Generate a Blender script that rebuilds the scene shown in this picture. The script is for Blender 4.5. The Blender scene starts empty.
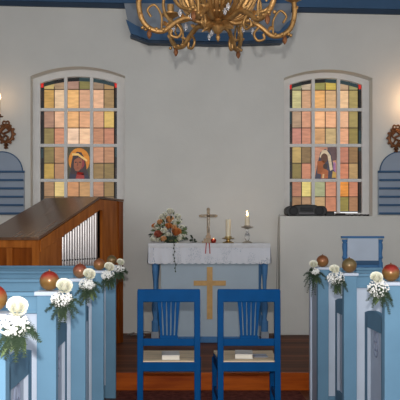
import bpy, bmesh, math, random
from mathutils import Vector, Matrix
random.seed(7)
S = bpy.context.scene
C = S.collection
PI = math.pi
F, VX, VY, EYE = 672.0, 180.0, 237.0, 1.31        # focal length (px), vanishing point, eye height

def PX(px, d): return (px - VX) / F * d
def PZ(py, d): return EYE - (py - VY) / F * d

# ------------------------------------------------------------------ materials
def sr(r, g, b):
    def f(c):
        c /= 255.0
        return c / 12.92 if c <= 0.04045 else ((c + 0.055) / 1.055) ** 2.4
    return (f(r), f(g), f(b), 1.0)

def new_mat(name):
    m = bpy.data.materials.new(name); m.use_nodes = True
    nt = m.node_tree; b = nt.nodes['Principled BSDF']
    return m, nt, b

def mat(name, col, rough=0.5, metal=0.0, var=0.08, scale=14.0, bump=0.0, bscale=60.0, spec=0.5, stretch=(1, 1, 1), col2=None, trans=0.0, sss=0.0):
    """paint / plain surface: base colour broken up by noise, optional bump"""
    m, nt, b = new_mat(name); N, L = nt.nodes, nt.links
    tc = N.new('ShaderNodeTexCoord'); mp = N.new('ShaderNodeMapping'); mp.inputs['Scale'].default_value = stretch
    L.new(tc.outputs['Object'], mp.inputs['Vector'])
    nz = N.new('ShaderNodeTexNoise'); nz.inputs['Scale'].default_value = scale; nz.inputs['Detail'].default_value = 4
    L.new(mp.outputs['Vector'], nz.inputs['Vector'])
    rp = N.new('ShaderNodeValToRGB')
    c2 = col2 or tuple(c * (1 - var) for c in col[:3]) + (1,)
    c1 = col if col2 else tuple(min(1, c * (1 + var)) for c in col[:3]) + (1,)
    rp.color_ramp.elements[0].position = 0.3; rp.color_ramp.elements[1].position = 0.7
    rp.color_ramp.elements[0].color = c2; rp.color_ramp.elements[1].color = c1
    L.new(nz.outputs['Fac'], rp.inputs['Fac']); L.new(rp.outputs['Color'], b.inputs['Base Color'])
    b.inputs['Roughness'].default_value = rough; b.inputs['Metallic'].default_value = metal
    b.inputs['Specular IOR Level'].default_value = spec
    if trans: b.inputs['Transmission Weight'].default_value = trans
    if sss:
        b.inputs['Subsurface Weight'].default_value = sss; b.inputs['Subsurface Radius'].default_value = (.01, .008, .006)
    if bump:
        n2 = N.new('ShaderNodeTexNoise'); n2.inputs['Scale'].default_value = bscale; n2.inputs['Detail'].default_value = 3
        L.new(mp.outputs['Vector'], n2.inputs['Vector'])
        bp = N.new('ShaderNodeBump'); bp.inputs['Strength'].default_value = bump; bp.inputs['Distance'].default_value = 0.01
        L.new(n2.outputs['Fac'], bp.inputs['Height']); L.new(bp.outputs['Normal'], b.inputs['Normal'])
    return m

def wood(name, a, bcol, stretch=(1, 1, 12), rough=0.35, scale=3.0, spec=0.5):
    return mat(name, a, rough=rough, scale=scale, stretch=stretch, col2=bcol, bump=0.08, bscale=20, spec=spec)

def planks(name, a, bcol, gap, width, axis, rough=0.4, spec=0.4):
    """boards running along one axis with dark joints; each board with its own tone"""
    m, nt, b = new_mat(name); N, L = nt.nodes, nt.links
    tc = N.new('ShaderNodeTexCoord'); sp = N.new('ShaderNodeSeparateXYZ'); L.new(tc.outputs['Object'], sp.inputs[0])
    d = N.new('ShaderNodeMath'); d.operation = 'DIVIDE'; d.inputs[1].default_value = width
    L.new(sp.outputs[axis], d.inputs[0])
    fl = N.new('ShaderNodeMath'); fl.operation = 'FLOOR'; L.new(d.outputs[0], fl.inputs[0])
    fr = N.new('ShaderNodeMath'); fr.operation = 'FRACT'; L.new(d.outputs[0], fr.inputs[0])
    wn = N.new('ShaderNodeTexWhiteNoise'); wn.noise_dimensions = '1D'; L.new(fl.outputs[0], wn.inputs['W'])
    mp = N.new('ShaderNodeMapping'); mp.inputs['Scale'].default_value = (2, 40, 40) if axis == 'Y' else (40, 2, 40)
    L.new(tc.outputs['Object'], mp.inputs['Vector'])
    nz = N.new('ShaderNodeTexNoise'); nz.inputs['Scale'].default_value = 1.2; nz.inputs['Detail'].default_value = 5
    L.new(mp.outputs['Vector'], nz.inputs['Vector'])
    ad = N.new('ShaderNodeMath'); ad.operation = 'MULTIPLY_ADD'; ad.inputs[1].default_value = 0.55
    L.new(wn.outputs['Value'], ad.inputs[0])
    ml = N.new('ShaderNodeMath'); ml.operation = 'MULTIPLY'; ml.inputs[1].default_value = 0.6
    L.new(nz.outputs['Fac'], ml.inputs[0]); L.new(ml.outputs[0], ad.inputs[2])
    rp = N.new('ShaderNodeValToRGB'); rp.color_ramp.elements[0].color = bcol; rp.color_ramp.elements[1].color = a
    rp.color_ramp.elements[0].position = 0.15; rp.color_ramp.elements[1].position = 0.9
    L.new(ad.outputs[0], rp.inputs['Fac'])
    lt = N.new('ShaderNodeMath'); lt.operation = 'LESS_THAN'; lt.inputs[1].default_value = 0.06; L.new(fr.outputs[0], lt.inputs[0])
    mx = N.new('ShaderNodeMix'); mx.data_type = 'RGBA'; L.new(lt.outputs[0], mx.inputs['Factor'])
    L.new(rp.outputs['Color'], mx.inputs['A']); mx.inputs['B'].default_value = gap
    L.new(mx.outputs['Result'], b.inputs['Base Color'])
    b.inputs['Roughness'].default_value = rough; b.inputs['Specular IOR Level'].default_value = spec
    return m

def emit(name, col, strength, base=(0.8, 0.8, 0.8, 1)):
    m, nt, b = new_mat(name)
    b.inputs['Base Color'].default_value = base
    b.inputs['Emission Color'].default_value = col; b.inputs['Emission Strength'].default_value = strength
    return m

M = {}
M['plaster'] = mat('plaster', sr(226, 224, 217), .9, var=.03, scale=2.5, bump=.12, bscale=35, spec=.1)
M['window_white'] = mat('window_paint', sr(236, 234, 230), .6, var=.04, scale=8, spec=.2)
M['pew_blue'] = mat('pew_blue_paint', sr(106, 146, 173), .6, var=.06, scale=5, bump=.05, bscale=25, spec=.2)
M['pew_pale'] = mat('pew_pale_paint', sr(196, 208, 224), .5, var=.05, scale=5, bump=.04, bscale=25, spec=.35)
M['panel_lilac'] = mat('panel_lilac_paint', sr(172, 184, 202), .55, var=.06, scale=6, bump=.05, bscale=25, spec=.3)
M['carving'] = mat('carving_paint', sr(120, 130, 152), .55, var=.05)
M['dark_rail'] = mat('pew_blue_shaded', sr(90, 124, 148), .6, var=.06, scale=6, spec=.2)  # darker pew blue: shade of the grazed aisle faces put into the colour
M['chair_blue'] = mat('chair_blue_gloss', sr(2, 70, 124), .5, var=.08, scale=9, bump=.05, bscale=30, spec=.06)
M['rush'] = mat('rush_seat', sr(226, 203, 170), .85, var=.16, scale=4, stretch=(1, 14, 1), bump=.3, bscale=40, spec=.15)
M['altar_blue'] = mat('altar_blue_paint', sr(76, 126, 176), .5, var=.06, scale=8, spec=.2)
M['altar_pale'] = mat('altar_pale_paint', sr(176, 192, 204), .6, var=.04, scale=4, spec=.2)
M['beam_blue'] = mat('beam_blue_paint', sr(72, 104, 138), .6, var=.07, scale=3, spec=.2)
M['beam_dark'] = mat('beam_dark_paint', sr(42, 62, 84), .5, var=.07, scale=3)
M['canopy_grey'] = mat('canopy_grey_paint', sr(144, 152, 162), .5, var=.1, scale=4)
M['board_pale'] = mat('board_pale_blue', sr(156, 168, 184), .6, var=.04, scale=4, spec=.2)
M['board_dark'] = mat('board_dark_blue', sr(66, 98, 132), .6, var=.05, scale=4, spec=.2)
M['gold_paint'] = mat('gold_cross_paint', sr(206, 164, 106), .5, var=.1, scale=20, spec=.2)
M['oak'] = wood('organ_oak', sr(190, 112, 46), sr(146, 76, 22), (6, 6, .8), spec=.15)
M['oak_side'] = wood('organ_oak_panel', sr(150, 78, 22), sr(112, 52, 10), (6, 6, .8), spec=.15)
M['lid'] = mat('organ_lid_varnish', sr(108, 74, 50), .2, var=.25, scale=3, stretch=(1, 8, 1))
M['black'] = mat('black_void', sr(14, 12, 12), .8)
M['pipe'] = mat('pipe_tin', sr(232, 226, 224), .38, metal=.85, var=.05, scale=6)
M['platform'] = planks('platform_boards', sr(150, 88, 56), sr(70, 40, 26), sr(24, 14, 10), .13, 'Y', rough=.5, spec=.1)
M['riser'] = wood('flash_lit_step_edge', sr(190, 92, 22), sr(142, 58, 10), (.8, 8, 8), rough=.4, spec=.15)  # platform wood in brighter orange: flash on the step front put into the colour
M['nave'] = planks('nave_boards', sr(112, 70, 50), sr(78, 46, 34), sr(30, 18, 14), .14, 'X', rough=.45)
M['carpet'] = mat('carpet_red', sr(132, 74, 62), .95, scale=22, col2=sr(82, 44, 40), bump=.4, bscale=220, spec=.1)
M['brass'] = mat('gilt_brass', sr(172, 132, 80), .45, metal=.7, var=.25, scale=28, bump=.25, bscale=90)
M['brass_pale'] = mat('pale_brass', sr(206, 182, 128), .3, metal=1, var=.15, scale=30)
M['bronze'] = mat('dark_bronze', sr(128, 82, 50), .45, metal=.6, var=.3, scale=40, bump=.3, bscale=110)
M['silver'] = mat('worn_silver', sr(186, 176, 160), .35, metal=.7, var=.15, scale=40)
M['crosswood'] = mat('cross_wood', sr(180, 158, 130), .6, var=.2, scale=30)
M['glass'] = mat('clear_glass', (.95, .96, .97, 1), .05, var=.01, trans=1.0)
M['red_glass'] = mat('red_glass', sr(190, 60, 30), .1, var=.05, trans=.6)
M['wax'] = mat('candle_wax', sr(238, 226, 198), .45, var=.03, sss=.3)
M['flame'] = emit('candle_flame', (1.0, .62, .22, 1), 14)
M['ember'] = emit('tealight_flame', (1.0, .35, .10, 1), 9)
M['cream'] = mat('cream_petals', sr(255, 252, 236), .7, var=.04, scale=20, sss=.1)
M['white_pet'] = mat('white_petals', sr(244, 244, 240), .8, var=.04, scale=20)
M['apricot'] = mat('apricot_petals', sr(240, 192, 138), .7, var=.1, scale=20)
M['orange_pet'] = mat('orange_petals', sr(226, 150, 84), .7, var=.12, scale=20)
M['red_pet'] = mat('coral_petals', sr(206, 118, 92), .7, var=.12, scale=20)
M['fern'] = mat('fern_green', sr(48, 68, 46), .7, var=.3, scale=30)
M['leaf'] = mat('leaf_green', sr(92, 112, 66), .55, var=.3, scale=20)
M['leaf_dark'] = mat('leaf_dark_green', sr(52, 66, 48), .55, var=.3, scale=20)
M['linen'] = mat('white_linen', sr(222, 222, 224), .9, var=.03, scale=30, bump=.15, bscale=250, spec=.1)
M['plastic'] = mat('black_plastic', sr(18, 18, 20), .4, var=.2, scale=20)
M['grille'] = mat('speaker_grille', sr(34, 34, 37), .6, var=.3, scale=150)
M['grey_plastic'] = mat('grey_plastic', sr(96, 92, 96), .4, var=.1, scale=30)
M['cable'] = mat('cable_grey', sr(150, 146, 142), .6)
M['paper'] = mat('page_edges', sr(226, 220, 206), .8, var=.06, scale=6, stretch=(1, 1, 60))
M['book_white'] = mat('book_cover', sr(214, 210, 204), .5, var=.05)
M['book_grey'] = mat('leaflet_grey', sr(160, 164, 178), .6, var=.05)
M['ribbon_red'] = mat('red_ribbon', sr(180, 40, 40), .5, var=.1)
M['lead'] = mat('lead_came', sr(74, 62, 50), .5, var=.1)
M['crystal'] = mat('crystal_drop', (.97, .97, 1, 1), .03, var=.01, trans=.8)

def lace_mat():
    m, nt, b = new_mat('lace'); N, L = nt.nodes, nt.links
    tc = N.new('ShaderNodeTexCoord')
    v = N.new('ShaderNodeTexVoronoi'); v.inputs['Scale'].default_value = 95; L.new(tc.outputs['Object'], v.inputs['Vector'])
    n = N.new('ShaderNodeTexNoise'); n.inputs['Scale'].default_value = 7; n.inputs['Detail'].default_value = 1; L.new(tc.outputs['Object'], n.inputs['Vector'])
    g1 = N.new('ShaderNodeMath'); g1.operation = 'LESS_THAN'; g1.inputs[1].default_value = .30; L.new(v.outputs['Distance'], g1.inputs[0])
    g2 = N.new('ShaderNodeMath'); g2.operation = 'GREATER_THAN'; g2.inputs[1].default_value = .5; L.new(n.outputs['Fac'], g2.inputs[0])
    mu = N.new('ShaderNodeMath'); mu.operation = 'MULTIPLY'; L.new(g1.outputs[0], mu.inputs[0]); L.new(g2.outputs[0], mu.inputs[1])
    iv = N.new('ShaderNodeMath'); iv.operation = 'SUBTRACT'; iv.inputs[0].default_value = 1; L.new(mu.outputs[0], iv.inputs[1])
    L.new(iv.outputs[0], b.inputs['Alpha'])
    b.inputs['Base Color'].default_value = sr(226, 228, 234); b.inputs['Roughness'].default_value = .9
    return m
M['lace'] = lace_mat()

def bauble_mat(name, top, low, z0, z1):
    m, nt, b = new_mat(name); N, L = nt.nodes, nt.links
    tc = N.new('ShaderNodeTexCoord'); sp = N.new('ShaderNodeSeparateXYZ'); L.new(tc.outputs['Object'], sp.inputs[0])
    nz = N.new('ShaderNodeTexNoise'); nz.inputs['Scale'].default_value = 40; nz.inputs['Detail'].default_value = 4; L.new(tc.outputs['Object'], nz.inputs['Vector'])
    ma = N.new('ShaderNodeMath'); ma.operation = 'MULTIPLY_ADD'; ma.inputs[1].default_value = .035; L.new(nz.outputs['Fac'], ma.inputs[0]); L.new(sp.outputs['Z'], ma.inputs[2])
    mr = N.new('ShaderNodeMapRange'); mr.inputs['From Min'].default_value = z0 + .017; mr.inputs['From Max'].default_value = z1 + .017
    L.new(ma.outputs[0], mr.inputs['Value'])
    rp = N.new('ShaderNodeValToRGB'); rp.color_ramp.elements[0].color = low; rp.color_ramp.elements[1].color = top
    L.new(mr.outputs[0], rp.inputs['Fac']); L.new(rp.outputs['Color'], b.inputs['Base Color'])
    b.inputs['Metallic'].default_value = .25; b.inputs['Roughness'].default_value = .3
    return m
M['ball_red'] = bauble_mat('red_gold_ball', sr(150, 46, 34), sr(140, 104, 56), .045, .068)
M['ball_brown'] = bauble_mat('brown_gold_ball', sr(138, 70, 50), sr(152, 112, 80), .03, .06)
M['ball_gold'] = bauble_mat('gold_ball', sr(142, 88, 54), sr(156, 112, 66), .03, .06)
M['ball_green'] = bauble_mat('olive_gold_ball', sr(116, 98, 62), sr(142, 108, 68), .03, .06)

def stained_mat():
    m, nt, b = new_mat('stained_glass'); N, L = nt.nodes, nt.links
    at = N.new('ShaderNodeAttribute'); at.attribute_name = 'pane'
    tc = N.new('ShaderNodeTexCoord'); mp = N.new('ShaderNodeMapping'); mp.inputs['Scale'].default_value = (6, 6, 26)
    L.new(tc.outputs['Object'], mp.inputs['Vector'])
    nz = N.new('ShaderNodeTexNoise'); nz.inputs['Scale'].default_value = 1.3; nz.inputs['Detail'].default_value = 5; L.new(mp.outputs['Vector'], nz.inputs['Vector'])
    mr = N.new('ShaderNodeMapRange'); mr.inputs['From Min'].default_value = .3; mr.inputs['From Max'].default_value = .7
    mr.inputs['To Min'].default_value = .72; mr.inputs['To Max'].default_value = 1.18; L.new(nz.outputs['Fac'], mr.inputs['Value'])
    vm = N.new('ShaderNodeVectorMath'); vm.operation = 'SCALE'; L.new(at.outputs['Color'], vm.inputs[0]); L.new(mr.outputs[0], vm.inputs['Scale'])
    L.new(vm.outputs[0], b.inputs['Emission Color']); b.inputs['Emission Strength'].default_value = .78
    v2 = N.new('ShaderNodeVectorMath'); v2.operation = 'SCALE'; L.new(at.outputs['Color'], v2.inputs[0]); v2.inputs['Scale'].default_value = .25
    L.new(v2.outputs[0], b.inputs['Base Color']); b.inputs['Roughness'].default_value = .3
    return m
M['stained'] = stained_mat()

# ------------------------------------------------------------------ mesh helpers
ROOTW = {}                                          # top-level object name -> its world matrix
class MB:
    def __init__(s): s.bm = bmesh.new(); s.cols = []
    def box(s, x0, x1, y0, y1, z0, z1):
        x0, x1 = min(x0, x1), max(x0, x1); y0, y1 = min(y0, y1), max(y0, y1); z0, z1 = min(z0, z1), max(z0, z1)
        v = [s.bm.verts.new((x, y, z)) for z in (z0, z1) for y in (y0, y1) for x in (x0, x1)]
        for f in ((0, 2, 3, 1), (4, 5, 7, 6), (0, 1, 5, 4), (2, 6, 7, 3), (0, 4, 6, 2), (1, 3, 7, 5)):
            s.bm.faces.new([v[i] for i in f])
        return s
    def hexa(s, p):                                  # 8 points: bottom loop of 4, top loop of 4
        v = [s.bm.verts.new(q) for q in p]
        for f in ((3, 2, 1, 0), (4, 5, 6, 7), (0, 1, 5, 4), (1, 2, 6, 5), (2, 3, 7, 6), (3, 0, 4, 7)):
            s.bm.faces.new([v[i] for i in f])
        return s
    def prism(s, poly, axis, a0, a1):                # poly: 2D points; extruded along axis 'x','y','z'
        def P(p, a): return {'x': (a, p[0], p[1]), 'y': (p[0], a, p[1]), 'z': (p[0], p[1], a)}[axis]
        A = [s.bm.verts.new(P(p, a0)) for p in poly]; B = [s.bm.verts.new(P(p, a1)) for p in poly]
        n = len(poly); s.bm.faces.new(A[::-1]); s.bm.faces.new(B)
        for i in range(n): s.bm.faces.new((A[i], A[(i + 1) % n], B[(i + 1) % n], B[i]))
        return s
    def lathe(s, prof, c=(0, 0, 0), n=16):           # prof: (r, z)
        rings = []
        for r, z in prof:
            if r < 1e-5: rings.append([s.bm.verts.new((c[0], c[1], c[2] + z))])
            else: rings.append([s.bm.verts.new((c[0] + r * math.cos(2 * PI * k / n), c[1] + r * math.sin(2 * PI * k / n), c[2] + z)) for k in range(n)])
        for a, b in zip(rings, rings[1:]):
            for k in range(n):
                k2 = (k + 1) % n
                if len(a) == 1 and len(b) == 1: continue
                if len(a) == 1: s.bm.faces.new((a[0], b[k2], b[k]))
                elif len(b) == 1: s.bm.faces.new((a[k], a[k2], b[0]))
                else: s.bm.faces.new((a[k], a[k2], b[k2], b[k]))
        for e, fl in ((rings[0], True), (rings[-1], False)):
            if len(e) > 1: s.bm.faces.new(e[::-1] if fl else e)
        return s
    def tube(s, pts, r, n=8, closed=False):
        pts = [Vector(p) for p in pts]; R = r if isinstance(r, (list, tuple)) else [r] * len(pts)
        rings = []; up = None; m = len(pts)
        for i, p in enumerate(pts):
            if closed: t = (pts[(i + 1) % m] - pts[i - 1])
            else: t = pts[min(i + 1, m - 1)] - pts[max(i - 1, 0)]
            t.normalize()
            if up is None:
                up = Vector((0, 0, 1)) if abs(t.z) < .9 else Vector((1, 0, 0))
            x = up.cross(t)
            if x.length < 1e-4: x = Vector((1, .1, .3)).cross(t)
            x.normalize(); y = t.cross(x); up = y
            rings.append([s.bm.verts.new(p + R[i] * (math.cos(2 * PI * k / n) * x + math.sin(2 * PI * k / n) * y)) for k in range(n)])
        pr = list(zip(rings, rings[1:]))
        if closed: pr.append((rings[-1], rings[0]))
        for a, b in pr:
            for k in range(n): s.bm.faces.new((a[k], a[(k + 1) % n], b[(k + 1) % n], b[k]))
        if not closed: s.bm.faces.new(rings[0][::-1]); s.bm.faces.new(rings[-1])
        return s
    def ball(s, c, r, sub=2, sc=(1, 1, 1)):
        mt = Matrix.Translation(c) @ Matrix.Diagonal((r * sc[0], r * sc[1], r * sc[2], 1))
        bmesh.ops.create_icosphere(s.bm, subdivisions=sub, radius=1, matrix=mt); return s
    def face(s, pts, col=None):
        f = s.bm.faces.new([s.bm.verts.new(p) for p in pts])
        if col is not None: s.cols.append(col)
        return s
    def build(s, name, m, parent=None, root=None, world=False, smooth=False, bevel=0, seg=2, loc=None, flat_angle=35):
        if world:
            w = ROOTW[(root or parent).name] if (root or parent) else Matrix.Translation(loc or (0, 0, 0))
            bmesh.ops.transform(s.bm, matrix=w.inverted(), verts=s.bm.verts)
        if not s.cols: bmesh.ops.recalc_face_normals(s.bm, faces=s.bm.faces)
        me = bpy.data.meshes.new(name); s.bm.to_mesh(me); s.bm.free()
        if s.cols:
            at = me.color_attributes.new('pane', 'FLOAT_COLOR', 'CORNER'); i = 0
            for p, c in zip(me.polygons, s.cols):
                for li in p.loop_indices: at.data[li].color = c
        me.materials.append(m)
        if smooth:
            for p in me.polygons: p.use_smooth = True
            me.set_sharp_from_angle(angle=math.radians(flat_angle))
        o = bpy.data.objects.new(name, me); C.objects.link(o)
        if parent: o.parent = parent
        elif loc: o.location = loc; ROOTW[o.name] = Matrix.Translation(loc)
        else: ROOTW[o.name] = Matrix.Identity(4)
        if bevel:
            b = o.modifiers.new('bevel', 'BEVEL'); b.width = bevel; b.segments = seg; b.limit_method = 'ANGLE'
        return o

def tag(o, label=None, cat=None, group=None, kind=None):
    if label: o['label'] = label
    if cat: o['category'] = cat
    if group: o['group'] = group
    if kind: o['kind'] = kind
    return o
def thing(name, label, cat, loc=(0, 0, 0), rz=0, group=None, kind=None):
    o = bpy.data.objects.new(name, None); C.objects.link(o); o.empty_display_size = .1
    o.location = loc; o.rotation_euler = (0, 0, rz)
    ROOTW[o.name] = Matrix.Translation(loc) @ Matrix.Rotation(rz, 4, 'Z')
    return tag(o, label, cat, group, kind)
def copy_tree(o, loc, label, rz=None, parent=None):
    c = o.copy(); C.objects.link(c)
    if parent: c.parent = parent
    else:
        c.location = loc; c['label'] = label
        if rz is not None: c.rotation_euler = (0, 0, rz)
        ROOTW[c.name] = Matrix.Translation(loc) @ Matrix.Rotation(c.rotation_euler[2], 4, 'Z')
    for ch in [x for x in KIDS.get(o.name, [])]: copy_tree(ch, None, None, parent=c)
    return c
KIDS = {}
def reg(o):                                          # remember the children of a prototype before copying
    KIDS[o.name] = list(o.children)
    for c in o.children: reg(c)
    return o
def struct(o): o['kind'] = 'structure'; return o
def sm(pts, k=6):                                    # Catmull-Rom smoothing of a polyline
    P = [Vector(p) for p in pts]; P = [2 * P[0] - P[1]] + P + [2 * P[-1] - P[-2]]; out = []
    for i in range(1, len(P) - 2):
        for j in range(k):
            t = j / k; a, b, c, d = P[i - 1:i + 3]
            out.append(.5 * (2 * b + (c - a) * t + (2 * a - 5 * b + 4 * c - d) * t * t + (3 * b - a - 3 * c + d) * t ** 3))
    out.append(P[-2]); return out

# ------------------------------------------------------------------ room shell
DW, PF = 8.1, .15                                    # back wall distance, platform height
STEP_Y = 5.73
XL, XR, ZT = -4.6, 5.4, 4.8
SILL = 1.558
WIN = [dict(nx0=PX(30.5, DW), nx1=PX(125, DW), gx0=PX(41, 8.3), gx1=PX(117.3, 8.3), m=(66.3, 92.0), zs=PZ(76, DW), zc=PZ(66.5, DW)),
       dict(nx0=PX(284, DW), nx1=PX(372.5, DW), gx0=PX(289, 8.3), gx1=PX(361, 8.3), m=(312.6, 337.8), zs=PZ(78, DW), zc=PZ(69.5, DW))]
def arch(x, x0, x1, zs, zc):
    t = (2 * x - x0 - x1) / (x1 - x0); return zs + (zc - zs) * (1 - t * t)

w = MB(); NS = 16
def wq(x0, x1, z00, z01, z10, z11): w.face([(x0, DW, z00), (x1, DW, z01), (x1, DW, z11), (x0, DW, z10)])
edges = [XL, WIN[0]['nx0'], WIN[0]['nx1'], WIN[1]['nx0'], WIN[1]['nx1'], XR]
for i in (0, 2, 4): wq(edges[i], edges[i + 1], 0, 0, ZT, ZT)
for W in WIN:
    a, b = W['nx0'], W['nx1']; wq(a, b, 0, 0, SILL, SILL)
    for k in range(NS):
        xa, xb = a + (b - a) * k / NS, a + (b - a) * (k + 1) / NS
        za, zb = arch(xa, a, b, W['zs'], W['zc']), arch(xb, a, b, W['zs'], W['zc'])
        wq(xa, xb, za, zb, ZT, ZT)
        w.face([(xa, DW, za), (xb, DW, zb), (xb, DW + .45, zb), (xa, DW + .45, za)])
    w.face([(a, DW, SILL), (a, DW + .45, SILL), (b, DW + .45, SILL), (b, DW, SILL)])
    w.face([(a, DW, SILL), (a, DW, W['zs']), (a, DW + .45, W['zs']), (a, DW + .45, SILL)])
    w.face([(b, DW, SILL), (b, DW + .45, SILL), (b, DW + .45, W['zs']), (b, DW, W['zs'])])
bmesh.ops.remove_doubles(w.bm, verts=w.bm.verts, dist=.0005)
struct(w.build('wall_back', M['plaster']))
struct(MB().box(XL - .2, XL, 1.0, DW + .4, 0, ZT).build('wall_left', M['plaster']))
struct(MB().box(XR, XR + .2, 1.0, DW + .4, 0, ZT).build('wall_right', M['plaster']))
struct(MB().box(XL, XR, -.8, DW, -.1, 0).build('floor', M['nave']))
struct(MB().box(XL, XR, STEP_Y + .04, DW, 0, PF).build('floor_platform', M['platform']))
struct(MB().box(XL, XR, STEP_Y, STEP_Y + .04, 0, PF + .002).build('trim_1', M['riser'], bevel=.006))
struct(MB().box(XL, XR, 2.4, DW, 4.45, 4.6).build('ceiling', M['beam_blue']))
# blue cornice, sagging slightly towards the right
def cz(px, py): return PX(px, DW - .02), PZ(py, DW - .02)
c0, c1 = cz(0, 5.5), cz(400, 14.5); sl = (c1[1] - c0[1]) / (c1[0] - c0[0])
def czx(x): return c0[1] + sl * (x - c0[0])
tr = MB().prism([(XL, czx(XL) + .055), (XR, czx(XR) + .055), (XR, 4.45), (XL, 4.45)], 'y', DW - .05, DW)
struct(tr.build('trim_2', M['beam_blue']))
tr = MB().prism([(XL, czx(XL)), (XR, czx(XR)), (XR, czx(XR) + .055), (XL, czx(XL) + .055)], 'y', DW - .025, DW)
struct(tr.build('trim_3', M['beam_dark']))
# low projecting wall under the right-hand window
LX = PX(280, DW - .16)
struct(MB().box(LX, XR, DW - .16, DW, PF, SILL).build('trim_4', M['plaster'], bevel=.008))

# ------------------------------------------------------------------ windows
GZ = [PZ(213, 8.3), PZ(180.6, 8.3), PZ(145.8, 8.3), PZ(110.2, 8.3)]
PAL = [[  # left window, from the top row down, 6 panes a row
    (205,178,112),(176,146,114),(180,140,120),(136,126,74),(158,132,108),(176,140,92)],
    [(206,160,88),(242,204,162),(246,190,122),(224,172,136),(240,188,150),(168,136,92)],
    [(178,136,112),(240,188,150),(238,180,120),(236,176,132),(222,166,128),(226,188,106)],
    [(146,126,76),(212,146,112),(252,212,178),(254,208,166),(196,138,104),(198,134,104)],
    [(136,118,68),(188,138,100),None,None,(204,148,114),(188,136,100)],
    [(192,156,76),(182,134,98),None,None,(150,120,74),(138,114,66)],
    [(172,132,94),(232,202,132),(208,148,100),(200,152,100),(184,132,98),(148,118,68)],
    [(150,116,80),(168,132,80),(150,126,72),(178,128,92),(170,124,84),(140,108,64)]]
PAR = [[
    (150,150,112),(196,176,150),(158,150,84),(208,180,84),(198,166,132),(160,154,104)],
    [(206,196,140),(214,166,128),(240,180,112),(224,180,130),(248,204,156),(176,156,96)],
    [(184,152,122),(222,160,126),(252,190,138),(250,186,140),(246,190,148),(170,150,90)],
    [(200,136,118),(206,140,112),(214,162,110),(206,176,124),(240,176,134),(150,132,70)],
    [(190,160,98),(140,112,74),None,None,(196,128,102),(150,114,72)],
    [(138,120,66),(206,138,106),None,None,(212,134,98),(186,150,98)],
    [(178,120,92),(236,214,128),(172,174,130),(214,142,108),(234,148,56),(204,132,98)],
    [(160,120,82),(180,140,104),(196,160,112),(206,134,100),(152,136,64),(170,122,84)]]
def lin(c, k=1.0):
    a = sr(*c); return (a[0] * k, a[1] * k, a[2] * k, 1)

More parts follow.
